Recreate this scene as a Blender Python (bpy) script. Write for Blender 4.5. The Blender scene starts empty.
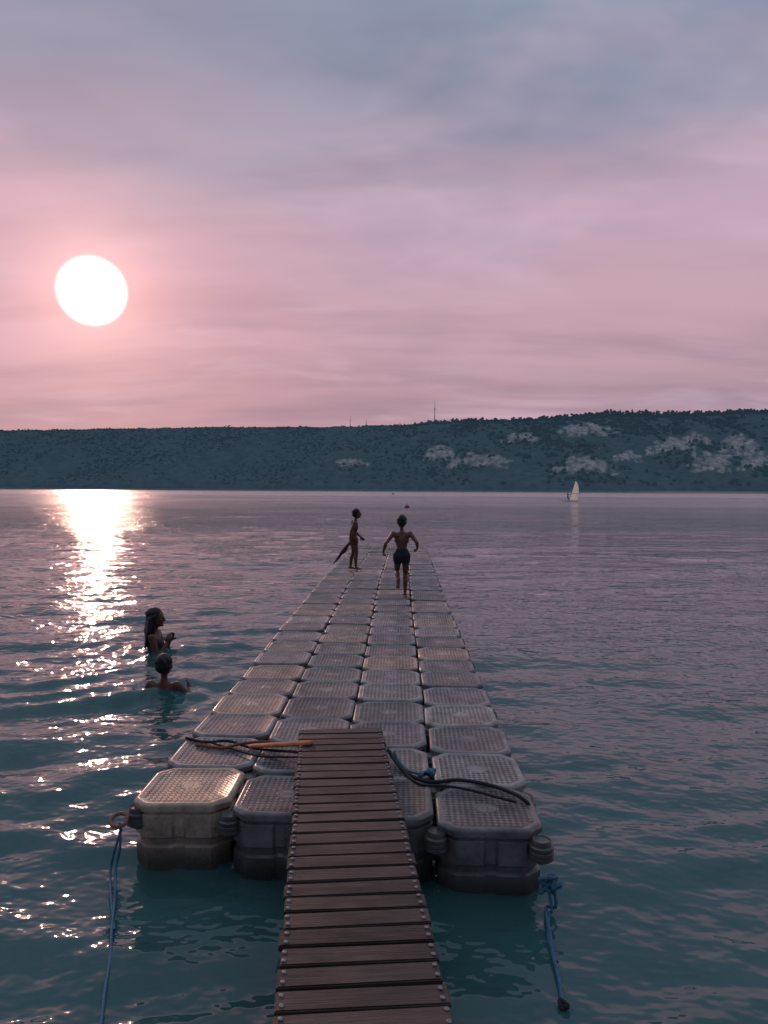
import bpy, bmesh, math, random
import numpy as np
from mathutils import Vector, Matrix
random.seed(7); rng=np.random.default_rng(7)
S=bpy.context.scene
def lin(r,g,b):
    f=lambda c:(c/255/12.92) if c/255<=0.04045 else ((c/255+0.055)/1.055)**2.4
    return (f(r),f(g),f(b),1)
def link(o,parent=None):
    S.collection.objects.link(o)
    if parent: o.parent=parent
    return o
def empty(name,loc=(0,0,0),rz=0):
    e=bpy.data.objects.new(name,None); e.location=loc; e.rotation_euler=(0,0,rz); e.empty_display_size=.2
    return link(e)
def mesh_obj(name,verts,faces,mat=None,parent=None,smooth=True):
    m=bpy.data.meshes.new(name); m.from_pydata([tuple(v) for v in verts],[],faces); m.update()
    if smooth: m.polygons.foreach_set('use_smooth',[True]*len(m.polygons))
    o=bpy.data.objects.new(name,m)
    if mat: m.materials.append(mat)
    return link(o,parent)
# ---------- numpy noise
def vnoise(x,y,seed=0):
    xi=np.floor(x).astype(np.int64); yi=np.floor(y).astype(np.int64); fx=x-xi; fy=y-yi
    fx=fx*fx*(3-2*fx); fy=fy*fy*(3-2*fy)
    def h(a,b):
        n=(a*374761393+b*668265263+seed*1442695041)&0xffffffff
        n=((n^(n>>13))*1274126177)&0xffffffff
        n=n^(n>>16)
        return (n&0xffff)/65535.0
    return (h(xi,yi)*(1-fx)+h(xi+1,yi)*fx)*(1-fy)+(h(xi,yi+1)*(1-fx)+h(xi+1,yi+1)*fx)*fy
def fbm(x,y,o=4,seed=0):
    s=0;a=.5
    for i in range(o):
        s=s+a*vnoise(x,y,seed+i*17); x=x*2.03+5.1; y=y*2.03+1.7; a*=.5
    return s/(1-.5**o)
# ---------- material helper
class NT:
    def __init__(s,tree): s.t=tree; s.n=tree.nodes; s.l=tree.links
    def node(s,t,**k):
        n=s.n.new(t)
        for a,b in k.items(): setattr(n,a,b)
        return n
    def set(s,inp,v):
        if isinstance(v,bpy.types.NodeSocket): s.l.new(v,inp)
        elif v is not None: inp.default_value=v
    def math(s,op,a,b=None,c=None,clamp=False):
        n=s.node('ShaderNodeMath',operation=op); n.use_clamp=clamp
        s.set(n.inputs[0],a); s.set(n.inputs[1],b); s.set(n.inputs[2],c); return n.outputs[0]
    def vmath(s,op,a,b=None):
        n=s.node('ShaderNodeVectorMath',operation=op); s.set(n.inputs[0],a); s.set(n.inputs[1],b)
        return n.outputs['Value'] if op in('DOT_PRODUCT','LENGTH') else n.outputs[0]
    def mix(s,f,a,b,blend='MIX'):
        n=s.node('ShaderNodeMix',data_type='RGBA',blend_type=blend)
        s.set(n.inputs[0],f); s.set(n.inputs[6],a); s.set(n.inputs[7],b); return n.outputs[2]
    def noise(s,v,scale,detail=3,rough=.5,dist=0):
        n=s.node('ShaderNodeTexNoise'); s.set(n.inputs['Vector'],v); n.inputs['Scale'].default_value=scale
        n.inputs['Detail'].default_value=detail; n.inputs['Roughness'].default_value=rough; n.inputs['Distortion'].default_value=dist
        return n.outputs[0]
    def maprange(s,v,a,b,c=0,d=1,smooth=False):
        n=s.node('ShaderNodeMapRange'); n.interpolation_type='SMOOTHSTEP' if smooth else 'LINEAR'
        s.set(n.inputs[0],v)
        for i,x in enumerate((a,b,c,d)): n.inputs[i+1].default_value=x
        return n.outputs[0]
    def mapping(s,v,scale=(1,1,1),rot=(0,0,0)):
        n=s.node('ShaderNodeMapping'); s.set(n.inputs[0],v); n.inputs['Scale'].default_value=scale; n.inputs['Rotation'].default_value=rot
        return n.outputs[0]
    def bump(s,h,strength=1,dist=.01,normal=None):
        n=s.node('ShaderNodeBump'); s.set(n.inputs['Height'],h); n.inputs['Strength'].default_value=strength
        n.inputs['Distance'].default_value=dist
        if normal: s.l.new(normal,n.inputs['Normal'])
        return n.outputs[0]
    def ramp(s,f,pts):
        n=s.node('ShaderNodeValToRGB'); s.set(n.inputs[0],f); e=n.color_ramp.elements
        while len(e)>1: e.remove(e[-1])
        e[0].position=pts[0][0]; e[0].color=pts[0][1]
        for p,c in pts[1:]:
            q=e.new(p); q.color=c
        return n.outputs[0]
def newmat(name):
    m=bpy.data.materials.new(name); m.use_nodes=True; m.node_tree.nodes.clear(); t=NT(m.node_tree)
    out=t.node('ShaderNodeOutputMaterial'); return m,t,out
def simple(name,col,rough=.6,var=.25,scale=30,bump=.0,metal=0,spec=.5):
    m,t,out=newmat(name); p=t.node('ShaderNodeBsdfPrincipled'); tc=t.node('ShaderNodeTexCoord').outputs['Object']
    n=t.noise(tc,scale,3)
    f=t.maprange(n,.3,.7)
    c0=tuple(x*(1-var) for x in col[:3])+(1,); c1=tuple(min(1,x*(1+var)) for x in col[:3])+(1,)
    t.set(p.inputs['Base Color'],t.mix(f,c0,c1)); p.inputs['Roughness'].default_value=rough; p.inputs['Metallic'].default_value=metal
    p.inputs['Specular IOR Level'].default_value=spec
    if bump: t.set(p.inputs['Normal'],t.bump(n,1,bump))
    t.l.new(p.outputs[0],out.inputs[0]); return m
# ---------- camera
F=740.0; CAMZ=1.85
yaw=math.radians(1.39); pitch=math.radians(1.70); roll=math.radians(.3)
R=Matrix.Rotation(yaw,3,'Z')@Matrix.Rotation(math.pi/2-pitch,3,'X')@Matrix.Rotation(roll,3,'Z')
cam=bpy.data.cameras.new('camera'); co=bpy.data.objects.new('camera',cam); link(co)
co.matrix_world=Matrix.Translation((0,0,CAMZ))@R.to_4x4()
cam.sensor_fit='VERTICAL'; cam.sensor_height=36; cam.lens=36*F/1024; cam.clip_start=.05; cam.clip_end=30000
S.camera=co
sund=(R@Vector((92-384,512-291,-F))).normalized()
elev=math.asin(sund.z); az=math.atan2(sund.x,sund.y)
# ---------- world sky
w=bpy.data.worlds.new('sky'); S.world=w; w.use_nodes=True; w.node_tree.nodes.clear(); t=NT(w.node_tree)
w.cycles.sampling_method='MANUAL'; w.cycles.sample_map_resolution=512
out=t.node('ShaderNodeOutputWorld'); bg=t.node('ShaderNodeBackground')
d=t.vmath('NORMALIZE',t.node('ShaderNodeTexCoord').outputs['Generated'])
sep=t.node('ShaderNodeSeparateXYZ'); t.l.new(d,sep.inputs[0]); X,Y,Z=sep.outputs
zc=t.math('MAXIMUM',Z,0.0)
den=t.math('ADD',zc,.22)
cmb=t.node('ShaderNodeCombineXYZ'); t.set(cmb.inputs[0],t.math('DIVIDE',X,den)); t.set(cmb.inputs[1],t.math('DIVIDE',Y,den))
cp=cmb.outputs[0]
n1=t.noise(t.mapping(cp,(.7,1.5,1),(0,0,.25)),1.1,3,.5,.5)
n2=t.noise(t.mapping(cp,(.5,1.9,1),(0,0,-.12)),2.0,4,.52)
n3=t.noise(t.mapping(cp,(.8,1.5,1),(0,0,.5)),1.5,4,.55,.5)
n5=t.noise(t.mapping(cp,(.8,1.3,1),(0,0,-.4)),1.5,4,.55)
zz=t.math('ADD',zc,t.math('MULTIPLY',t.math('SUBTRACT',n1,.5),.28))
zz=t.math('SUBTRACT',zz,t.math('MULTIPLY',X,.04))
left=t.ramp(zz,[(0,lin(168,136,148)),(.10,lin(180,147,160)),(.22,lin(198,163,178)),(.34,lin(194,167,186)),(.41,lin(164,158,179)),(.50,lin(132,143,166)),(.64,lin(134,156,176)),(.8,lin(160,184,200)),(1,lin(165,190,206))])
cl=t.maprange(n2,.40,.72,0,1,True)
band=t.maprange(Z,.06,.3,1,.5,True)
left=t.mix(t.math('MULTIPLY',t.math('MULTIPLY',cl,band),.65),left,lin(150,128,148))
left=t.mix(t.math('MULTIPLY',t.maprange(n3,.48,.72,0,1,True),.45),left,lin(216,188,206))
hi=t.maprange(Z,.33,.48,0,1,True)
left=t.mix(t.math('MULTIPLY',t.math('MULTIPLY',t.maprange(t.math('SUBTRACT',1,n5),.42,.68,0,1,True),hi),.4),left,lin(160,162,186))
dk=t.math('MULTIPLY',t.maprange(n5,.45,.70,0,1,True),t.math('MULTIPLY',t.maprange(Z,.3,.5,.15,.75),t.maprange(Z,.6,.8,1,.2)))
left=t.mix(dk,left,lin(116,128,152))
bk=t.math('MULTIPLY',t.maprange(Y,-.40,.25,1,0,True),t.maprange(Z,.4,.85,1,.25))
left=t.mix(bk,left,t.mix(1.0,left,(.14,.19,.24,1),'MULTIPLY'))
dt=t.vmath('DOT_PRODUCT',d,tuple(sund))
ang=t.math('MULTIPLY',t.math('ARCCOSINE',t.math('MINIMUM',dt,.9999999)),57.2958)
g1=t.math('EXPONENT',t.math('MULTIPLY',ang,-1/3.4))
g2=t.math('EXPONENT',t.math('MULTIPLY',ang,-1/12.0))
def addc(a,f,c):
    sc=t.node('ShaderNodeVectorMath',operation='SCALE'); sc.inputs[0].default_value=c; t.set(sc.inputs[3],f)
    return t.vmath('ADD',a,sc.outputs[0])
c=addc(left,g1,(.75,.40,.31)); c=addc(c,g2,(.19,.03,-.01))
disc=t.maprange(ang,1.85,2.5,1,0,True)
c=addc(c,disc,(2.4,1.7,1.45))
sky=t.node('ShaderNodeTexSky',sky_type='NISHITA'); sky.sun_disc=False; sky.sun_elevation=elev; sky.sun_rotation=az
sc=t.node('ShaderNodeVectorMath',operation='SCALE'); t.l.new(sky.outputs[0],sc.inputs[0]); sc.inputs[3].default_value=.001
c=t.vmath('ADD',c,sc.outputs[0])
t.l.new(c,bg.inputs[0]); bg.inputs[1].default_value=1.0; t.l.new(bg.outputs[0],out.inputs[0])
sl=bpy.data.lights.new('sun','SUN'); sl.energy=.5; sl.angle=math.radians(.6); sl.color=(1,.55,.40)
so=bpy.data.objects.new('sun',sl); link(so); so.rotation_euler=sund.to_track_quat('Z','Y').to_euler(); so.location=(-30,60,30)
# ---------- water
swim=[(-2.82,8.45),(-2.17,6.68)]
def wave_height(x,y,r):
    h=np.zeros_like(x)
    wx=x+.5*(fbm(x*.6,y*.6,3,3)-.5)*2; wy=y+.5*(fbm(x*.5+9,y*.6,3,5)-.5)*2
    lam=np.concatenate([np.geomspace(.16,1.1,32),np.geomspace(1.2,3.6,8)]); 
    mod=.35+1.3*fbm(x*.22,y*.3,3,11)
    lf=1/(1+np.exp((x+.9)*1.2))
    for i,L in enumerate(lam):
        th=rng.normal(-math.pi/2+.2,.62 if L<.45 else .36); k=2*math.pi/L; ph=rng.uniform(0,6.28)
        s=.022*(.8+.5*rng.random())*(1.15 if L<1.1 else .75)
        side=.62+(1.05 if .4<L<1.5 else .22)*lf
        f=np.clip((L/(.009*r)-2.4)/2.5,0,1)*side
        h+=f*s/k*np.sin(k*(math.cos(th)*wx+math.sin(th)*wy)+ph)
    h*=mod
    for (a,b) in swim:
        q=np.hypot(x-a,y-b); h+=.013*np.exp(-q/.8)*np.sin(q*2*math.pi/.28)*np.clip(q/.15,0,1)
    return h
rs=np.concatenate([np.geomspace(.4,1.5,14)[:-1],1.5*1.009**np.arange(0,430)])
rs=np.concatenate([rs,rs[-1]*1.05**np.arange(1,110)]); 
aF=np.radians(np.linspace(-42,42,640)); aC=np.radians(np.linspace(42,318,120))[1:-1]
an=np.concatenate([aF,aC]); nA=len(an); nR=len(rs)
RR,AA=np.meshgrid(rs,an,indexing='ij'); x=(RR*np.sin(AA)).ravel(); y=(RR*np.cos(AA)).ravel()
z=wave_height(x,y,RR.ravel())
patchv=np.clip((fbm(x*.05,y*.13,4,91)-.32)/.36,0,1)
V=np.stack([x,y,z],1); V=np.vstack([V,[[0,0,0]]])
i=np.arange(nR-1)[:,None]; j=np.arange(nA)[None,:]; j2=(j+1)%nA
q=np.stack([(i*nA+j),(i*nA+j2),((i+1)*nA+j2),((i+1)*nA+j)],-1).reshape(-1,4)[:, ::-1]
me=bpy.data.meshes.new('lake_water')
tri=np.stack([np.arange(nA),np.full(nA,nR*nA),(np.arange(nA)+1)%nA],1)[:, ::-1]
me.vertices.add(len(V)); me.vertices.foreach_set('co',V.astype(np.float32).ravel())
me.loops.add(q.size+tri.size); me.loops.foreach_set('vertex_index',np.concatenate([q.ravel(),tri.ravel()]).astype(np.int32))
me.polygons.add(len(q)+len(tri)); ls=np.concatenate([np.arange(len(q))*4,q.size+np.arange(len(tri))*3]).astype(np.int32)
me.polygons.foreach_set('loop_start',ls)
me.polygons.foreach_set('use_smooth',np.ones(len(ls),bool)); me.update(calc_edges=True); me.validate()
if me.polygons[1000].normal.z<0: me.flip_normals()
at=me.attributes.new('ripple','FLOAT','POINT'); at.data.foreach_set('value',np.append(.5+.8*patchv,1).astype(np.float32))
water=bpy.data.objects.new('lake_water',me); link(water)
m,t,out=newmat('water'); tc=t.node('ShaderNodeTexCoord').outputs['Object']
dist=t.vmath('LENGTH',tc)
b1=t.noise(t.mapping(tc,(.75,1,1),(0,0,.2)),6.5,2,.6)
b2=t.noise(t.mapping(tc,(.5,1,1),(0,0,-.15)),1.7,3,.70)
pf=t.node('ShaderNodeAttribute',attribute_name='ripple').outputs['Fac']
hh=t.math('MULTIPLY',t.math('ADD',t.math('MULTIPLY',b1,.018),t.math('MULTIPLY',b2,t.maprange(dist,4,40,0,.15))),pf)
nb=t.bump(hh,1,1.0)
rough=t.maprange(dist,4,110,.03,.17)
gl=t.node('ShaderNodeBsdfGlossy'); t.set(gl.inputs['Roughness'],rough); t.l.new(nb,gl.inputs['Normal']); gl.inputs[0].default_value=(.97,.97,.98,1)
df=t.node('ShaderNodeBsdfDiffuse'); df.inputs[0].default_value=(.085,.225,.235,1)
tr=t.node('ShaderNodeBsdfTransparent'); tr.inputs[0].default_value=(.66,.84,.86,1)
ms=t.node('ShaderNodeMixShader'); ms.inputs[0].default_value=.58; t.l.new(df.outputs[0],ms.inputs[1]); t.l.new(tr.outputs[0],ms.inputs[2])
fr=t.node('ShaderNodeFresnel'); fr.inputs[0].default_value=1.40; t.l.new(nb,fr.inputs[1])
m2=t.node('ShaderNodeMixShader'); t.l.new(fr.outputs[0],m2.inputs[0]); t.l.new(ms.outputs[0],m2.inputs[1]); t.l.new(gl.outputs[0],m2.inputs[2])
t.l.new(m2.outputs[0],out.inputs[0]); me.materials.append(m)
# lake bed
bx=np.concatenate([[-9000,-2500,-600,-150],np.linspace(-60,60,60),[150,600,2500,9000]]); by=np.concatenate([[-9000,-500,-50],np.linspace(-8,90,60),[150,300,600,1000,1230]]); nx_,ny_=len(bx),len(by)
BX,BY=np.meshgrid(bx,by,indexing='ij')
BZ=-1.05-np.clip((BY-8)*.12,0,7)+.15*fbm(BX*.4,BY*.4,3,2)
bv=np.stack([BX.ravel(),BY.ravel(),BZ.ravel()],1)
bf=[(a*ny_+b,(a+1)*ny_+b,(a+1)*ny_+b+1,a*ny_+b+1) for a in range(nx_-1) for b in range(ny_-1)]
mesh_obj('lake_bed',bv,bf,simple('silt',(.085,.155,.16),.9,.45,1.0))
# ---------- hills
def px2x(px,D): return (px-402)/F*D
PX=np.array([-1500,-700,-300,0,100,200,330,400,430,500,560,620,700,768,900,1400,2400]); 
EL=np.array([40,48,55,59,61,63,64,66,69,71,73,77,78,80,84,70,50])-1.0
D0,D1=1200.,1700.
def ridge(x): 
    p=x/D1*F+402
    return np.interp(p,PX,EL)/F*D1+CAMZ
cl_patches=[(478,462,40,8),(440,455,18,9),(585,432,36,7),(583,466,34,10),(668,447,27,9),(705,462,24,11),(735,447,27,13),(752,462,20,9),(350,465,20,4),(520,440,22,6),(625,458,18,6),(690,440,18,6)]
def hill(x,y):
    tt=np.clip((y-D0)/(D1-D0),0,1)
    wv=(fbm(x/110,y/160,4,21)-.5)
    base=tt+.30*wv*np.clip(tt*5,0,1)*np.clip((1-tt)*4,0,1)
    gul=np.abs(fbm(x/60,y/260,4,31)-.5)*2
    s=np.clip(base,0,1)**.72-.17*gul*np.clip(tt*6,0,1)*np.clip((1-tt)*2.5,0,1)
    h=ridge(x)*s+(fbm(x/25,y/25,3,8)-.5)*4*np.clip(tt*8,0,1)
    over=np.clip((y-D1)/600,0,1); h=h*(1-.5*over)
    return np.where(y<D0+4,np.minimum(h,.9+0*x)-1.2*(y<D0),h)
def cliffmask(x,y,h):
    px=x/y*F+402; py=491-(h-CAMZ)/y*F
    m=np.zeros_like(x)
    for (a,b,c1,c2) in cl_patches:
        qx=(px-a)/c1; qy=(py-b-c2*.9*qx*qx+2)/c2
        m=np.maximum(m,1-(qx*qx+qy*qy))
    nn=fbm(px/6,py/3,4,77); n2_=fbm(px/2.2,py/9,3,78)
    return np.clip(m*1.6+(nn-.55)*3.6+(n2_-.5)*2.2,0,1)*(m>0)
hx=np.concatenate([np.linspace(-5000,-1000,60)[:-1],np.linspace(-1000,1000,720),np.linspace(1000,5000,60)[1:]])
hy=np.concatenate([np.linspace(D0-8,D1,200),np.linspace(D1,D1+900,16)[1:]])
HX,HY=np.meshgrid(hx,hy,indexing='ij'); HZ=hill(HX,HY); CM=cliffmask(HX,HY,HZ)
n0,n1_=HX.shape
hf=[(a*n1_+b,(a+1)*n1_+b,(a+1)*n1_+b+1,a*n1_+b+1) for a in range(n0-1) for b in range(n1_-1)]
hills=mesh_obj('hills',np.stack([HX.ravel(),HY.ravel(),HZ.ravel()],1),hf)
at=hills.data.attributes.new('cliff','FLOAT','POINT'); at.data.foreach_set('value',CM.ravel().astype(np.float32))
def hazy(name,build,haze_glow=(.018,.031,.048)):
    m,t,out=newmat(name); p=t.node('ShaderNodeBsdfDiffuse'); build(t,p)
    e=t.node('ShaderNodeEmission'); e.inputs[0].default_value=haze_glow+(1,); e.inputs[1].default_value=1  # aerial haze painted on: a faint blue emission added to the surface
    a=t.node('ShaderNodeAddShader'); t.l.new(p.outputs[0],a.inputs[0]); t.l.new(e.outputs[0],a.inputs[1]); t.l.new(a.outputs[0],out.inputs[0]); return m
def hb(t,p):
    tc=t.node('ShaderNodeTexCoord').outputs['Object']
    n=t.noise(tc,.06,5,.65); c=t.mix(t.maprange(n,.35,.65),(.02,.036,.038,1),(.06,.092,.085,1))
    a=t.node('ShaderNodeAttribute',attribute_name='cliff').outputs['Fac']
    st=t.noise(t.mapping(tc,(.7,.3,1.2)),.14,5,.8)
    rock=t.mix(t.maprange(st,.38,.62),(.10,.10,.10,1),(.52,.42,.38,1))
    c=t.mix(a,c,rock)
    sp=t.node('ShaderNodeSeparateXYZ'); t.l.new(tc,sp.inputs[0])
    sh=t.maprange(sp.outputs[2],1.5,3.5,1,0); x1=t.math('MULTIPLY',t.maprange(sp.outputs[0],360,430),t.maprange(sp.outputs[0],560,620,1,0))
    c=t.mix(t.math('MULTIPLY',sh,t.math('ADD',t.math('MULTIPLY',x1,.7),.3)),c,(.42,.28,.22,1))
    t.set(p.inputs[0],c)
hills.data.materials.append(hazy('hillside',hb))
# forest
ico=bmesh.new(); bmesh.ops.create_icosphere(ico,subdivisions=1,radius=1); ico.verts.ensure_lookup_table()
iv=np.array([v.co[:] for v in ico.verts]); ifc=np.array([[v.index for v in f.verts] for f in ico.faces]); ico.free()
pts=[]
for k in range(13000):
    x=rng.uniform(-1050,1000); y=D0+12+(D1-D0-15)*rng.random()**.9; pts.append((x,y,0))
for k in range(1300):
    x=rng.uniform(-1050,1000); pts.append((x,D1-rng.uniform(0,25),1))
pts=np.array(pts); ph=hill(pts[:,0],pts[:,1]); pc=cliffmask(pts[:,0],pts[:,1],ph); pn_=fbm(pts[:,0]/70,pts[:,1]/90,3,55)
FV=[];FF=[];nv=0
for (x,y,rd),h,c,pn0 in zip(pts,ph,pc,pn_):
    if c>.3+.4*rng.random(): continue
    if rd==0 and pn0<.36+.28*rng.random(): continue
    right=min(1,max(0,(x+150)/500)); 
    if rd and rng.random()>.25+.75*right: continue
    hgt=rng.uniform(1.5,4.5)*(.6+.7*right) if rd==0 else rng.uniform(1,5)*(.4+.95*right)*(.5+pn0)
    wd=rng.uniform(1.8,4.5)*(.7+.6*right)
    ncl=3 if rd else 1
    for u in range(ncl):
        v=iv*(1+rng.uniform(-.4,.4,(len(iv),1)))*[wd*(.75 if rd else 1),wd*(.75 if rd else 1),hgt*(.5 if rd else .8)]
        v=v+[x+(rng.uniform(-1,1)*wd*.9 if rd else 0),y,h+hgt*(.3+(.4*u if rd else 0))]
        FV.append(v); FF.append(ifc+nv); nv+=len(iv)
FV=np.vstack(FV); FF=np.vstack(FF)
fo=mesh_obj('forest',FV,FF.tolist(),None,None,False)
def fb(t,p):
    tc=t.node('ShaderNodeTexCoord').outputs['Object']
    n=t.noise(tc,.05,4,.75); t.set(p.inputs[0],t.mix(t.maprange(n,.3,.7),(.010,.020,.021,1),(.05,.078,.070,1)))
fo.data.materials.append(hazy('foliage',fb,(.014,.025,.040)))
# masts
mm=simple('mast_steel',(.12,.13,.16),.6)
def cyl(name,p0,p1,r0,r1,mat,parent=None,seg=12):
    return mesh_obj(name,*capsule(p0,r0,p1,r1,seg=seg,caps=False),mat,parent)
def capsule(p0,r0,p1,r1,sx=1,sy=1,seg=16,caps=True,up=None):
    p0=Vector(p0);p1=Vector(p1); a=(p1-p0); L=a.length; a=a.normalized() if L>1e-6 else Vector((0,0,1))
    ref=Vector(up) if up else (Vector((1,0,0)) if abs(a.x)<.9 else Vector((0,1,0)))
    u=(ref-a*ref.dot(a)).normalized(); v=a.cross(u)
    prof=[]
    if caps:
        for k in range(0,5):
            th=math.radians(-85+85*k/4); prof.append((p0+a*(r0*math.sin(th)),r0*math.cos(th)))
        for k in range(0,5):
            th=math.radians(85*k/4); prof.append((p1+a*(r1*math.sin(th)),r1*math.cos(th)))
    else: prof=[(p0,r0),(p1,r1)]
    vs=[];fs=[]
    for c,r in prof:
        for s in range(seg):
            A=2*math.pi*s/seg; vs.append(c+u*(math.cos(A)*r*sx)+v*(math.sin(A)*r*sy))
    for k in range(len(prof)-1):
        for s in range(seg):
            s2=(s+1)%seg; fs.append((k*seg+s,k*seg+s2,(k+1)*seg+s2,(k+1)*seg+s))
    fs.append(tuple(range(seg))[::-1]); fs.append(tuple((len(prof)-1)*seg+s for s in range(seg)))
    return vs,fs
for px,h,wd in [(350,28,.55),(366,20,.5),(434,52,.9)]:
    x=px2x(px,D1); z0=float(hill(np.array([x]),np.array([D1-5.]))[0])
    mp=empty('radio_mast',(x,D1-5,z0-2))
    cyl('lower_mast',(0,0,0),(0,0,h*.65),wd,wd*.8,mm,mp,6); cyl('upper_mast',(0,0,h*.65),(0,0,h),wd*.55,wd*.3,mm,mp,6)
    cyl('antenna_drum',(0,0,h*.6),(0,0,h*.63),wd*1.8,wd*1.8,mm,mp,8)
# ---------- floating dock
m,t,out=newmat('dock_plastic'); p=t.node('ShaderNodeBsdfPrincipled'); tcn=t.node('ShaderNodeTexCoord'); tc=tcn.outputs['Object']
oi=t.node('ShaderNodeObjectInfo'); geo=t.node('ShaderNodeNewGeometry')
off=t.node('ShaderNodeVectorMath',operation='SCALE'); off.inputs[0].default_value=(13,7,5); t.l.new(oi.outputs['Random'],off.inputs[3])
tcr=t.vmath('ADD',tc,off.outputs[0])
n=t.noise(tcr,7,4,.6); nf=t.noise(tcr,45,3,.6)
c=t.mix(t.maprange(n,.35,.68),oi.outputs['Color'],t.mix(1.0,oi.outputs['Color'],(.48,.45,.46,1),'MULTIPLY'))
c=t.mix(t.math('MULTIPLY',t.maprange(nf,.52,.72),.45),c,(.09,.075,.065,1))
sp=t.node('ShaderNodeSeparateXYZ'); t.l.new(tc,sp.inputs[0]); x,y,zz=sp.outputs
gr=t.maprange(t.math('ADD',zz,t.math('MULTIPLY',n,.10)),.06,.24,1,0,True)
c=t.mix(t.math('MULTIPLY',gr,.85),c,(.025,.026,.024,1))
K=2*math.pi/.040/math.sqrt(2)
u=t.math('MULTIPLY',t.math('ADD',x,y),K); v=t.math('MULTIPLY',t.math('SUBTRACT',x,y),K)
pat=t.math('MULTIPLY',t.math('SINE',u),t.math('SINE',v)); pat=t.maprange(pat,-.25,.2,0,1,True)
ax=t.math('ABSOLUTE',x); ay=t.math('ABSOLUTE',y)
mk=t.math('MULTIPLY',t.maprange(ax,.205,.212,1,0),t.maprange(ay,.205,.212,1,0))
mk=t.math('MULTIPLY',mk,t.maprange(t.math('ADD',ax,ay),.345,.355,1,0))
top_=t.maprange(zz,.306,.314)
mk=t.math('MULTIPLY',mk,top_)
cx=t.node('ShaderNodeCombineXYZ'); t.l.new(x,cx.inputs[0]); t.l.new(y,cx.inputs[1]); rad=t.vmath('LENGTH',cx.outputs[0])
ctr=t.maprange(rad,.055,.06,0,1); ring=t.maprange(t.math('ABSOLUTE',t.math('SUBTRACT',rad,.048)),.004,.007,1,0)
bar=t.math('MULTIPLY',t.maprange(ay,.006,.009,1,0),t.maprange(rad,.036,.04,1,0))
h=t.math('ADD',t.math('MULTIPLY',t.math('MULTIPLY',pat,mk),ctr),t.math('MULTIPLY',t.math('MAXIMUM',ring,bar),top_))
c=t.mix(t.math('MULTIPLY',t.math('MULTIPLY',t.math('SUBTRACT',1,pat),t.math('MULTIPLY',mk,ctr)),.85),c,t.mix(1.0,c,(.2,.19,.19,1),'MULTIPLY'))
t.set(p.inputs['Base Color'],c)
wet=t.maprange(t.noise(t.mapping(geo.outputs['Position'],(1,.45,1)),1.6,3,.6),.42,.6,0,1,True)
t.set(p.inputs['Roughness'],t.math('ADD',t.math('MULTIPLY',t.math('SUBTRACT',1,wet),.28),t.maprange(nf,.3,.7,.18,.34)))
bn=t.bump(t.math('ADD',t.math('MULTIPLY',h,.006),t.math('MULTIPLY',nf,.001)),1,1.0); t.l.new(bn,p.inputs['Normal'])
t.l.new(p.outputs[0],out.inputs[0]); plastic=m
def section(hs,ch,notch,fl):
    pts=[]
    side=[(hs,-(hs-ch)),(hs,-.035),(hs-notch,-.022),(hs-notch,.022),(hs,.035),(hs,hs-ch)]
    side+=[(hs-ch*.22,hs-ch*.72),(hs-ch*.5,hs-ch*.5),(hs-ch*.72,hs-ch*.22)]
    for k in range(4):
        ca,sa=[(1,0),(0,1),(-1,0),(0,-1)][k]
        for a,b in side: pts.append((a*ca-b*sa,a*sa+b*ca))
    return pts
lv=[(-.16,.225,.08,.0),(-.14,.236,.08,.006),(.10,.238,.08,.014),(.112,.224,.08,.014),(.138,.224,.08,.014),(.15,.238,.08,.014),(.258,.241,.08,.014),(.264,.230,.08,.004),(.272,.230,.08,.002),(.279,.243,.078,.002),(.305,.2445,.076,.0),(.314,.240,.075,.0),(.319,.231,.072,.0),(.3195,.222,.07,.0),(.3165,.216,.068,0),(.3165,.10,.04,0)]
vs=[];fs=[];ns=36
for z_,hs,ch,no in lv:
    vs+=[(a,b,z_) for a,b in section(hs,ch,no,0)]
for k in range(len(lv)-1):
    for s in range(ns):
        s2=(s+1)%ns; fs.append((k*ns+s,k*ns+s2,(k+1)*ns+s2,(k+1)*ns+s))
fs.append(tuple(range(ns))[::-1]); fs.append(tuple((len(lv)-1)*ns+s for s in range(ns)))
dock=empty('floating_dock')
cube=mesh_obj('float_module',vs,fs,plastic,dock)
cube.data.set_sharp_from_angle(angle=math.radians(38))
cv=[];cf=[]
def addring(prof,seg=20,cx=0,cy=0):
    b=len(cv)
    for r,z_ in prof:
        for s in range(seg):
            A=2*math.pi*s/seg; cv.append((cx+r*math.cos(A),cy+r*math.sin(A),z_))
    for k in range(len(prof)-1):
        for s in range(seg):
            s2=(s+1)%seg; cf.append((b+k*seg+s,b+k*seg+s2,b+(k+1)*seg+s2,b+(k+1)*seg+s))
    cf.append(tuple(b+(len(prof)-1)*seg+s for s in range(seg))); cf.append(tuple(b+s for s in range(seg))[::-1])
addring([(.02,.165),(.05,.185),(.056,.190),(.056,.204),(.052,.207),(.056,.210),(.056,.224),(.052,.228),(.056,.232),(.056,.246),(.052,.25),(.046,.252),(.044,.27),(.040,.275),(.036,.27),(.018,.269)])
con=mesh_obj('coupling_pin',cv,cf,plastic,dock); con.data.set_sharp_from_angle(angle=math.radians(35))
X0,Y0=-1.35,3.54; SH=-.07; NR=34
greys=[(.40,.37,.375),(.34,.32,.335),(.44,.41,.41),(.28,.265,.285),(.39,.35,.345)]
tans=[(.60,.44,.33),(.54,.41,.32)]
tanset={(0,0),(5,0),(3,0),(7,3),(8,1),(6,2),(11,0),(12,1),(10,3),(15,2),(13,3),(18,0),(20,1)}
def dockz(y): return .010*math.sin(y*.55+1)+.006*math.sin(y*1.7)-.012
first=True; firstc=True
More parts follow.
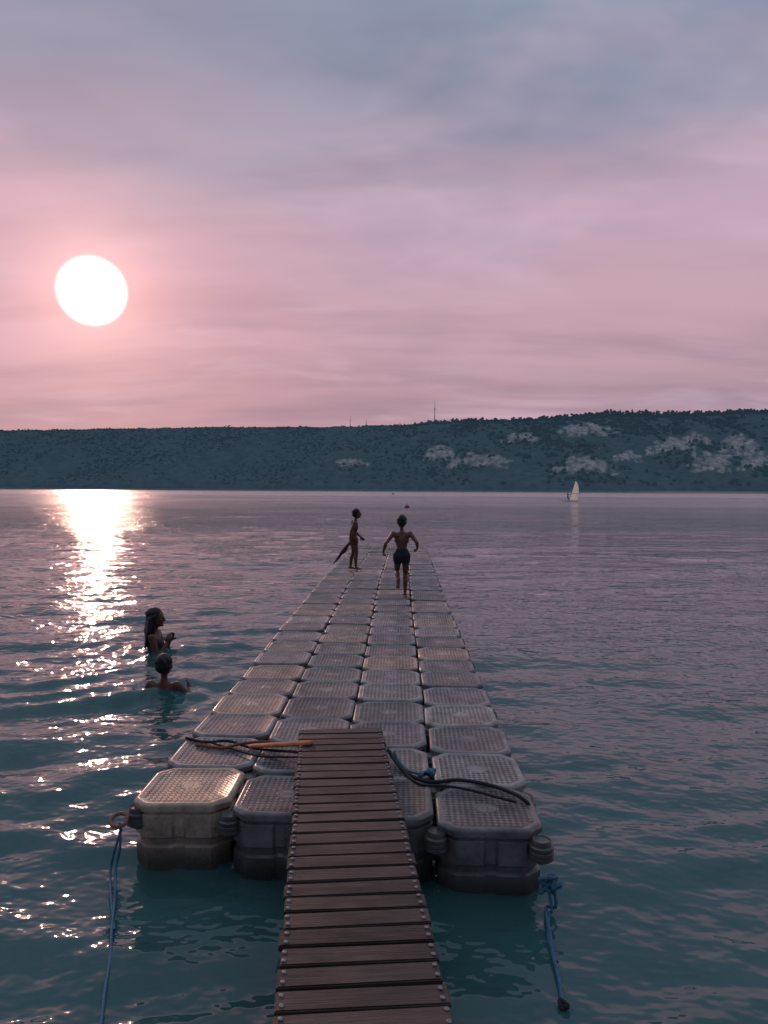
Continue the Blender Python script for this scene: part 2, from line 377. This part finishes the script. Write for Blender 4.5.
for r_ in range(NR):
    for c_ in range(4):
        o=cube if first else link(bpy.data.objects.new('float_module',cube.data),dock); first=False
        yc=Y0+(r_+.5)*.5+SH*c_
        o.location=(X0+(c_+.5)*.5+random.uniform(-.004,.004)+.02*math.sin(yc*.4),yc+random.uniform(-.004,.004),dockz(yc)+random.uniform(-.008,.008))
        o.rotation_euler=(random.uniform(-.02,.02),random.uniform(-.02,.02),random.choice((0,math.pi/2))+random.uniform(-.014,.014))
        k=(r_,c_); col=random.choice(tans) if k in tanset else random.choice(greys)
        f=random.uniform(.78,1.15); 
        if k==(0,0): f=1.15
        elif r_==0: f*=.60
        o.color=(col[0]*f,col[1]*f,col[2]*f,1)
for r_ in range(NR+1):
    for c_ in range(5):
        o=con if firstc else link(bpy.data.objects.new('coupling_pin',con.data),dock); firstc=False
        yc=Y0+r_*.5+SH*(c_-.5); o.location=(X0+c_*.5+.02*math.sin(yc*.4)+(.028 if c_==0 else -.028 if c_==4 else 0),yc+(.03 if r_==0 else 0),dockz(yc)+.01); o.rotation_euler=(0,0,random.random()*6)
        g=random.choice(greys); o.color=(g[0]*.3,g[1]*.3,g[2]*.3,1)
        if c_ in(0,4) and random.random()<.2: o.color=(.25,.16,.11,1)
# ---------- gangway
gw=empty('wooden_gangway',(-.103+.0,2.06,0),math.atan2(.262,2.40))
m,t,out=newmat('weathered_wood'); p=t.node('ShaderNodeBsdfPrincipled'); tc=t.node('ShaderNodeTexCoord').outputs['Object']; oi=t.node('ShaderNodeObjectInfo')
off=t.node('ShaderNodeVectorMath',operation='SCALE'); off.inputs[0].default_value=(3,17,5); t.l.new(oi.outputs['Random'],off.inputs[3])
tv=t.vmath('ADD',tc,off.outputs[0])
g=t.noise(t.mapping(tv,(1.2,26,26)),3.2,5,.65,.35); g2=t.noise(t.mapping(tv,(2,5,5)),2.2,4,.6); g3=t.noise(t.mapping(tv,(.8,60,60)),4,3,.6)
c=t.mix(t.maprange(g,.3,.7),(.024,.014,.013,1),(.125,.076,.064,1)); c=t.mix(t.maprange(g2,.35,.75,0,.8),c,(.028,.018,.016,1))
c=t.mix(t.math('MULTIPLY',t.maprange(oi.outputs['Random'],0,1),.4),c,(.13,.086,.076,1))
t.set(p.inputs['Base Color'],c); t.set(p.inputs['Roughness'],t.maprange(g2,.3,.7,.45,.72)); p.inputs['Specular IOR Level'].default_value=.4
t.set(p.inputs['Normal'],t.bump(t.math('ADD',g,t.math('MULTIPLY',g3,.6)),.8,.005)); t.l.new(p.outputs[0],out.inputs[0]); wood=m
steel=simple('galvanised_steel',(.25,.24,.25),.5,.3,60,.0005,.8)
def box_bev(name,dx,dy,dz,bev,mat,parent,loc,seg=2,jit=0):
    bm=bmesh.new(); bmesh.ops.create_cube(bm,size=1)
    for v_ in bm.verts: v_.co=Vector((v_.co.x*dx+random.uniform(-jit,jit),v_.co.y*dy+random.uniform(-jit,jit)*.5,v_.co.z*dz))
    bmesh.ops.bevel(bm,geom=bm.edges[:],offset=bev,segments=seg,affect='EDGES')
    me_=bpy.data.meshes.new(name); bm.to_mesh(me_); bm.free(); me_.materials.append(mat)
    o=bpy.data.objects.new(name,me_); link(o,parent); o.location=loc; return o
SP=.0985
cv=[];cf=[]; addring([(.0075,0),(.0085,.001),(.0075,.0035),(.004,.0045)],12)
scm=bpy.data.meshes.new('screw_head'); scm.from_pydata(cv,[],cf); scm.materials.append(steel)
for k in range(-22,25):
    yy=k*SP+.03
    z_=.378+random.uniform(-.002,.002)
    o=box_bev('plank',.50+random.uniform(-.008,.005),.0855,.024,.004,wood,gw,(random.uniform(-.004,.004),yy,z_),2,.0022)
    o.rotation_euler=(random.uniform(-.018,.018),random.uniform(-.006,.006),random.uniform(-.008,.008))
    for sx in(-.232,.232):
        for sy in(-.022,.022):
            s_=link(bpy.data.objects.new('screw_head',scm),gw); s_.location=(sx+random.uniform(-.003,.003),yy+sy+random.uniform(-.003,.003),z_+.0122)
for sx in(-.225,.225):
    box_bev('side_rail',.04,4.7,.045,.004,steel,gw,(sx,.12,.3425))
box_bev('end_bar',.5,.03,.03,.004,steel,gw,(0,2.44,.35))
# ---------- ropes
def rope_mesh(name,pts,r,mat,parent=None,pitch_=None,seg=12):
    P=[Vector(q) for q in pts]; P=[P[0]*2-P[1]]+P+[P[-1]*2-P[-2]]; path=[]
    for k in range(1,len(P)-2):
        n_=max(3,int((P[k+1]-P[k]).length/(r*.7)))
        for s in range(n_):
            u=s/n_; a,b,c_,d_=P[k-1],P[k],P[k+1],P[k+2]
            path.append(.5*((2*b)+(-a+c_)*u+(2*a-5*b+4*c_-d_)*u*u+(-a+3*b-3*c_+d_)*u**3))
    path.append(P[-2]); vs=[];fs=[]; L=0; up=Vector((.3,.2,1)).normalized(); pp=pitch_ or r*7
    for k,c_ in enumerate(path):
        tg=(path[min(k+1,len(path)-1)]-path[max(k-1,0)]).normalized()
        up=(up-tg*up.dot(tg)).normalized(); v_=tg.cross(up)
        if k: L+=(c_-path[k-1]).length
        for s in range(seg):
            A=2*math.pi*s/seg; rr=r*(.78+.3*abs(math.cos(1.5*(A+L/pp*2*math.pi))))
            vs.append(c_+up*(math.cos(A)*rr)+v_*(math.sin(A)*rr))
    for k in range(len(path)-1):
        for s in range(seg):
            s2=(s+1)%seg; fs.append((k*seg+s,k*seg+s2,(k+1)*seg+s2,(k+1)*seg+s))
    return mesh_obj(name,vs,fs,mat,parent)
black=simple('black_rope',(.02,.022,.03),.8,.4,200,.001); blue=simple('blue_rope',(.05,.15,.24),.7,.4,150,.001); orange=simple('orange_strap',(.50,.13,.04),.6,.3,40,.001)
brown=simple('brown_rope',(.24,.08,.04),.8,.4,200,.001)
def gp(px,py,z_):
    d_=R@Vector((px-384,512-py,-F)); k=(z_-CAMZ)/d_.z; return Vector((d_.x*k,d_.y*k,z_))
T=.320
rp=empty('mooring_rope')
rope_mesh('strand',[gp(388,750,.36),gp(398,764,T+.01),gp(412,776,T),gp(432,782,T),gp(458,780,T),gp(485,784,T),gp(505,790,T),gp(520,797,T),gp(530,806,.29),gp(533,815,.2)],.010,black,rp)
rope_mesh('strand_return',[gp(392,757,.36),gp(404,772,T),gp(420,784,T),gp(445,786,T+.004),gp(470,790,T),gp(500,798,T),gp(516,802,T)],.007,black,rp)
def tangle(cx_,cy_,z_,sp,n_,seed):
    rr_=random.Random(seed); o=gp(cx_,cy_,z_); return [(o.x+rr_.uniform(-sp,sp),o.y+rr_.uniform(-sp,sp)*.7,o.z+rr_.uniform(0,.035)) for _ in range(n_)]
rope_mesh('knot',tangle(426,776,T,.05,14,4),.010,blue,rp)
rope_mesh('knot_tail',[gp(420,774,T+.02),gp(408,770,T),gp(399,762,T),gp(394,752,.36)],.008,blue,rp)
rp=empty('mooring_rope')
rope_mesh('strand',[gp(186,738,T),gp(205,742,T),gp(228,741,T+.01),gp(248,747,T),gp(268,750,T+.01),gp(298,752,.36)],.008,black,rp)
rope_mesh('strand_return',[gp(196,745,T),gp(222,748,T),gp(240,744,T+.01),gp(262,742,T+.01),gp(298,744,.37)],.009,brown,rp)
rope_mesh('strand_loose',[gp(206,741,T),gp(232,749,T),gp(258,756,T+.005),gp(280,757,T+.01),gp(300,757,.35)],.006,black,rp)
sa,sb=gp(252,746,.35),gp(309,743,.402)
vs,fs=capsule(sa,.017,sb,.021,1.6,.6,12); mesh_obj('orange_strap',vs,fs,orange)
rp=empty('tether_rope')
lx,ly=-1.36,3.56
ring_pts=[(lx-.01+.040*math.cos(a),ly-.03+.03*math.sin(a),.235+.02*math.sin(a)) for a in np.linspace(0,6.5,9)]
rope_mesh('loop',ring_pts,.010,simple('rusty_ring',(.30,.13,.08),.6,.3,60),rp)
rope_mesh('strand',[(lx+.0,ly-.05,.23),(lx+.01,ly-.07,.12),(lx+.0,ly-.10,0.03),gp(115,896,.008),gp(112,925,.004),gp(110,958,.002),gp(105,990,.002),gp(101,1024,.002),gp(96,1060,.0)],.0065,blue,rp)
rope_mesh('strand_slack',[(lx+.01,ly-.05,.2),(lx-.02,ly-.06,.1),(lx-.03,ly-.09,.01),gp(111,900,.005),gp(114,930,.0)],.006,blue,rp)
rp=empty('tether_rope')
rx,ry=.665,3.27
rr_=random.Random(9)
rope_mesh('tangle',[(rx+rr_.uniform(-.06,.05),ry-.03+rr_.uniform(-.03,.03),.12+rr_.uniform(-.05,.05)) for _ in range(11)],.010,blue,rp)
rope_mesh('strand',[(rx+.01,ry-.04,.12),(rx+.02,ry-.06,.03),gp(546,908,.010),gp(550,935,.006),gp(553,955,.004),gp(558,975,.003),gp(562,1000,.003)],.0075,blue,rp)
rope_mesh('strand_double',[(rx-.01,ry-.04,.1),(rx+.0,ry-.07,.02),gp(549,915,.006),gp(549,940,.004),gp(557,962,.002)],.006,blue,rp)
ek=gp(563,1002,.006)
rope_mesh('end_knot',[(ek.x+rr_.uniform(-.015,.015),ek.y+rr_.uniform(-.025,.025),ek.z+rr_.uniform(-.008,.008)) for _ in range(7)],.008,black,rp)
# ---------- people
def merge(parts):
    V=[];Fc=[]
    for vs,fs in parts:
        b=len(V); V+=list(vs); Fc+=[tuple(i+b for i in f) for f in fs]
    return V,Fc
def remeshed(name,parts,mat,parent,voxel,smooth=3):
    o=mesh_obj(name,*merge(parts),mat,parent)
    r_=o.modifiers.new('surface','REMESH'); r_.mode='VOXEL'; r_.voxel_size=voxel; r_.use_smooth_shade=True
    s_=o.modifiers.new('relax','SMOOTH'); s_.iterations=smooth; s_.factor=.5
    return o
def ell(c,r):
    bm=bmesh.new(); bmesh.ops.create_uvsphere(bm,u_segments=20,v_segments=14,radius=1)
    vs=[Vector((v.co.x*r[0]+c[0],v.co.y*r[1]+c[1],v.co.z*r[2]+c[2])) for v in bm.verts]; fs=[tuple(v.index for v in f.verts) for f in bm.faces]; bm.free(); return vs,fs
skin=simple('tanned_skin',(.15,.055,.036),.42,.12,25); hairm=simple('dark_hair',(.010,.008,.008),.5,.4,80,.004)
shortm=simple('swim_shorts',(.015,.018,.03),.7,.3,60,.002); eyem=simple('eye',(.02,.015,.015),.2); towelm=simple('towel',(.06,.04,.045),.9,.4,90,.004)
redm=simple('red_shorts',(.13,.022,.016),.7,.3,60,.002); vestm=simple('swimsuit',(.02,.02,.035),.6,.3,60,.002)
def person(name,loc,rz,J,s=1.0,head_yaw=0,hair='short',shorts=shortm,top=None,tilt=0,slen=.22):
    e=empty(name,loc,rz); e.scale=(s,s,s)
    V3=lambda k:Vector(J[k]); B=[]
    pel,chest,neck,head=V3('pelvis'),V3('chest'),V3('neck'),V3('head')
    waist=(pel+chest)/2
    B.append(capsule(pel+Vector((0,0,-.01)),.074,waist,.060,1.2,.86,20,up=(1,0,0)))
    B.append(capsule(waist,.060,chest,.080,1.22,.82,20,up=(1,0,0)))
    B.append(capsule(chest,.079,chest+(neck-chest)*.55,.056,1.38,.8,20,up=(1,0,0)))
    B.append(capsule(neck-(neck-chest)*.3,.043,neck,.030)); B.append(capsule(neck,.029,head-Vector((0,0,.03)),.030))
    Rh=Matrix.Rotation(head_yaw,3,'Z')@Matrix.Rotation(tilt,3,'X')
    def hp(vsfs): return ([head+Rh@v for v in vsfs[0]],vsfs[1])
    B.append(hp(ell((0,-.006,.018),(.066,.080,.078)))); B.append(hp(ell((0,.018,-.03),(.050,.056,.062))))
    B.append(hp(ell((0,.062,-.072),(.020,.014,.014))))
    B.append(hp(capsule((0,.072,.012),.007,(0,.086,-.022),.011))); B.append(hp(ell((0,.067,-.046),(.022,.010,.009))))
    for q in(-1,1):
        B.append(hp(ell((q*.066,-.004,-.008),(.009,.016,.024)))); B.append(hp(ell((q*.034,.058,-.018),(.018,.016,.016))))
    SHT=[]
    SHT.append(capsule(pel+Vector((-.05,0,-.02)),.078,pel+Vector((.05,0,-.02)),.078,1,.98)); SHT.append(capsule(pel+Vector((0,0,-.02)),.083,pel+Vector((0,0,.035)),.078,1.2,.9,20,up=(1,0,0)))
    for q,S_ in((-1,'L'),(1,'R')):
        hip,kn,ank,toe=V3('hip'+S_),V3('knee'+S_),V3('ank'+S_),V3('toe'+S_); sh,el,wr=V3('sh'+S_),V3('el'+S_),V3('wr'+S_)
        B.append(capsule(hip+Vector((0,0,.02)),.066,hip+(kn-hip)*.5,.050)); B.append(capsule(hip+(kn-hip)*.5,.050,kn,.036))
        back=Vector((0,-.012,0)); cm=kn+(ank-kn)*.35+back
        B.append(capsule(kn,.035,cm,.038)); B.append(capsule(cm,.038,ank,.021))
        fd=(toe-ank); heel=ank-fd.normalized()*.02+(ank-kn).normalized()*.02
        B.append(capsule(heel,.022,toe,.016,1.35,.9)); B.append(capsule(ank,.023,ank+fd*.6+Vector((0,0,.0)),.018))
        fp=fd.normalized(); sdv=Vector((1,0,0))
        for k5 in range(5):
            oo=sdv*((k5-2)*.011); B.append(capsule(toe+oo,.009,toe+oo+fp*(.024-.004*abs(k5-(1 if q>0 else 3))),.007,seg=8))
        SHT.append(capsule(hip+Vector((0,0,.01)),.073,hip+(kn-hip)*slen,.067))
        B.append(capsule(sh,.038,chest+Vector((q*.05,0,.05)),.052)); B.append(capsule(sh,.038,sh+(el-sh)*.45,.031)); B.append(capsule(sh+(el-sh)*.45,.031,el,.024))
        B.append(capsule(el,.024,el+(wr-el)*.3,.026)); B.append(capsule(el+(wr-el)*.3,.026,wr,.017))
        fw=(wr-el).normalized() if 'hd'+S_ not in J else Vector(J['hd'+S_]).normalized()
        pn=Vector((q,0,0)) if abs(fw.x)<.8 else Vector((0,0,1)); sd=fw.cross(pn).normalized(); pn=sd.cross(fw)
        palm=wr+fw*.035
        B.append(capsule(wr,.018,palm,.022,1.25,.62,12,up=tuple(sd)))
        cur=-pn
        for k5 in range(4):
            a=palm+fw*.012+sd*((k5-1.5)*.0145); L5=(.026,.031,.029,.022)[k5]
            b=a+(fw*.92+cur*.35)*L5; c5=b+(fw*.6+cur*.8)*L5*.8
            B.append(capsule(a,.0075,b,.007,seg=8)); B.append(capsule(b,.007,c5,.006,seg=8))
        a=wr+fw*.012+sd*(-.018)*1; b=a+(fw*.5-sd*.85)*.026; B.append(capsule(a,.010,b,.008,seg=8)); B.append(capsule(b,.008,b+(fw*.9-sd*.3+cur*.2)*.022,.007,seg=8))
    remeshed('body',B,skin,e,.0048,3)
    if shorts: remeshed('shorts',SHT,shorts,e,.008,2)
    if top: remeshed('swim_top',[capsule(waist,.068,chest,.088,1.22,.84,20,up=(1,0,0)),capsule(pel,.080,waist,.068,1.2,.88,20,up=(1,0,0))],top,e,.008,2)
    Hh=[hp(ell((0,-.016,.030),(.073,.080,.078))),hp(ell((0,-.032,.0),(.069,.066,.07)))]
    for k in range(46):
        a=random.uniform(0,6.28); b=random.uniform(.15,1.35); dd=Vector((math.cos(a)*math.sin(b),math.sin(a)*math.sin(b),math.cos(b)))
        if dd.y>.6 and dd.z<.6: continue
        c0=Vector((dd.x*.066,-.018+dd.y*.074,.026+dd.z*.072)); Hh.append(hp(capsule(c0,.013,c0+Vector((dd.x*.5,dd.y*.5,-.6+dd.z*.7))*.028,.007,seg=8)))
    if hair=='long':
        for k in range(-5,6):
            a0=Vector((k*.014,-.070+abs(k)*.007,.0)); a1=Vector((k*.020,-.095+abs(k)*.010,-.12)); a2=Vector((k*.017,-.085,-.24-random.uniform(0,.05)))
            Hh.append(hp(capsule(a0,.024,a1,.022,seg=10))); Hh.append(hp(capsule(a1,.022,a2,.010,seg=10)))
        for q in(-1,1):
            Hh.append(hp(capsule((q*.064,.0,.02),.022,(q*.062,-.02,-.09),.024,seg=10)))
    remeshed('hair',Hh,hairm,e,.006,1)
    ey=[hp(ell((q*.027,.070,.0),(.011,.008,.008))) for q in(-1,1)]
    mesh_obj('eyes',*merge(ey),eyem,e)
    return e
base=dict(pelvis=(0,0,.62),chest=(0,.0,.82),neck=(0,0,.965),head=(0,.01,1.085),
 hipL=(-.055,0,.58),hipR=(.055,0,.58),kneeL=(-.06,.01,.33),kneeR=(.06,.01,.33),ankL=(-.06,-.01,.05),ankR=(.06,-.01,.05),toeL=(-.07,.09,.02),toeR=(.07,.09,.02),
 shL=(-.122,0,.915),shR=(.122,0,.915),elL=(-.16,-.02,.72),elR=(.16,-.02,.72),wrL=(-.165,.03,.55),wrR=(.165,.03,.55))
DT=.322
def mk(**k): b=dict(base); b.update(k); return b
run=mk(pelvis=(0,-.02,.62),chest=(.0,.02,.82),neck=(0,.045,.96),head=(0,.07,1.08),
 hipL=(-.055,-.02,.58),hipR=(.055,-.02,.58),kneeR=(.058,.06,.335),ankR=(.050,-.01,.06),toeR=(.055,.085,.022),
 kneeL=(-.065,.11,.36),ankL=(-.05,-.12,.26),toeL=(-.055,-.17,.17),
 shL=(-.125,.03,.91),shR=(.125,.03,.91),elL=(-.225,-.09,.785),elR=(.215,-.09,.79),wrL=(-.265,.03,.65),wrR=(.225,.07,.70),hdL=(.1,.7,-.7),hdR=(-.2,.8,-.5))
person('running_boy',(.0,10.62,DT+dockz(10.6)),.02,run,1.0)
std=mk(chest=(0,.02,.82),neck=(0,.03,.965),head=(0,.055,1.08),pelvis=(0,-.01,.62),
 elR=(.16,-.09,.74),wrR=(.16,-.10,.57),elL=(-.15,.05,.73),wrL=(-.12,.16,.62),
 kneeR=(.06,.04,.33),ankR=(.06,.03,.05),toeR=(.06,.13,.02),kneeL=(-.06,.0,.33),ankL=(-.06,-.06,.05),toeL=(-.06,.04,.02))
sb_=person('standing_boy',(px2x(354,14.2),14.2,DT+dockz(14.2)),-math.pi/2+.25,std,1.0,shorts=redm)
tv_=[];tf_=[];nx,nyy=9,18
for a in range(nyy):
    u=a/(nyy-1)
    for b in range(nx):
        q=b/(nx-1)-.5; wdt=.05+.24*min(1,u*1.6)
        tv_.append((.165+.02*math.sin(q*14+u*3)+q*.05,-.10-.22*u**.8+q*wdt*.8,.54-.30*u+q*wdt*.85+.01*math.sin(q*9)))
for a in range(nyy-1):
    for b in range(nx-1): tf_.append((a*nx+b,a*nx+b+1,(a+1)*nx+b+1,(a+1)*nx+b))
tw=mesh_obj('towel',tv_,tf_,towelm,sb_); so_=tw.modifiers.new('thick','SOLIDIFY'); so_.thickness=.012; 
girl=mk(elR=(.15,.06,.72),wrR=(.05,.13,.85),elL=(-.15,.06,.72),wrL=(-.04,.14,.86),hdL=(.12,.3,.9),hdR=(-.1,.3,.9))
person('bathing_girl',(-2.85,8.45,.47-1.18*1.18),-math.pi/2+.1,girl,1.18,hair='long',shorts=vestm,top=vestm)
boy2=mk(elR=(.23,.02,.81),wrR=(.17,.12,.86),elL=(-.22,.03,.79),wrL=(-.22,.15,.83),hdR=(-.1,.7,.4),hdL=(0,1,.1))
person('bathing_boy',(-2.17,6.68,.335-1.18*1.05),-.1,boy2,1.05)
# ---------- windsurfer
board_m=simple('board_white',(.7,.68,.62),.4,.1,5); bl=simple('dark_trim',(.03,.03,.04),.5)
WD=130.; wx=px2x(568.5,WD)
wb=empty('windsurf_board',(wx,WD,0.02),.15); wb.scale=(1.2,1.1,1.15)
bv_=[];bf_=[]
for k in range(13):
    u=k/12; wl=.34*math.sin(math.pi*(u*.92+.05))**.6; xx=-1.3+2.6*u; zz_=.08+.14*max(0,u-.7)**1.5*3
    for (a,b) in((-1,0),(-.8,.06),(.8,.06),(1,0),(.7,-.06),(-.7,-.06)): bv_.append((xx,a*wl,zz_+b))
for k in range(12):
    for s in range(6): s2=(s+1)%6; bf_.append((k*6+s,k*6+s2,(k+1)*6+s2,(k+1)*6+s))
bf_+= [tuple(range(6)),tuple(72+s for s in range(6))]
mesh_obj('board',bv_,bf_,board_m,wb)
cyl('mast',(-.05,0,.1),(.85,0,3.15),.035,.02,bl,wb)
sv_=[];sf_=[];nu,nv_=14,8
for a in range(nu):
    u=a/(nu-1); m0=Vector((-.03+.86*u,0,.32+2.8*u)); ch=(1.75*(1-u)**.75*(.75+.6*u) if u>.12 else 1.30+u*2)*.88+.04
    for b in range(nv_):
        q=b/(nv_-1); sv_.append((m0.x+ch*q*.98,.16*math.sin(math.pi*q)*(1-u*.6),m0.z-(.10*q*ch)*(1 if u<.3 else .6)))
for a in range(nu-1):
    for b in range(nv_-1): sf_.append((a*nv_+b,a*nv_+b+1,(a+1)*nv_+b+1,(a+1)*nv_+b))
sm_,st_,sout=newmat('sail_film'); pd=st_.node('ShaderNodeBsdfDiffuse'); pt_=st_.node('ShaderNodeBsdfTranslucent'); mx_=st_.node('ShaderNodeMixShader')
nn_=st_.noise(st_.node('ShaderNodeTexCoord').outputs['Object'],1.5,3); cc_=st_.mix(nn_,(.9,.84,.68,1),(.92,.9,.86,1))
st_.set(pd.inputs[0],cc_); st_.set(pt_.inputs[0],cc_); mx_.inputs[0].default_value=.8
st_.l.new(pd.outputs[0],mx_.inputs[1]); st_.l.new(pt_.outputs[0],mx_.inputs[2]); st_.l.new(mx_.outputs[0],sout.inputs[0])
mesh_obj('sail',sv_,sf_,sm_,wb)
mesh_obj('boom',*capsule((.2,-.05,1.25),.03,(1.65,-.05,1.15),.03),bl,wb)
surf=mk(elR=(.14,.14,.84),wrR=(.10,.33,.85),elL=(-.14,.14,.84),wrL=(-.10,.33,.85),pelvis=(0,-.08,.60),chest=(0,-.10,.80),neck=(0,-.10,.95),head=(0,-.08,1.07),shL=(-.12,-.09,.9),shR=(.12,-.09,.9),hipL=(-.06,-.08,.56),hipR=(.06,-.08,.56))
person('windsurfer',(wx-.28,WD-.2,.15),-1.0,surf,1.25)
# ---------- buoys
buoym=simple('buoy_red',(.28,.06,.04),.45,.3,4)
for px,D,r_ in((407,78,.30),(393,330,.55)):
    b_=empty('buoy',(px2x(px,D),D,0))
    cv=[];cf=[]; addring([(.2*r_,-.8*r_),(.7*r_,-.55*r_),(r_,0),(.97*r_,.3*r_),(.75*r_,.68*r_),(.4*r_,.93*r_),(.16*r_,1.0*r_),(.14*r_,1.15*r_),(.06*r_,1.18*r_)],18)
    mesh_obj('float',cv,cf,buoym,b_)
    vs=[( .12*r_*math.cos(a)*1.0,0,1.2*r_+.12*r_*math.sin(a)) for a in np.linspace(0,6.28,10)]
    rope_mesh('eye_ring',vs,.035*r_,bl,b_)
S.view_settings.view_transform='Standard'; S.view_settings.look='None'; S.view_settings.exposure=0
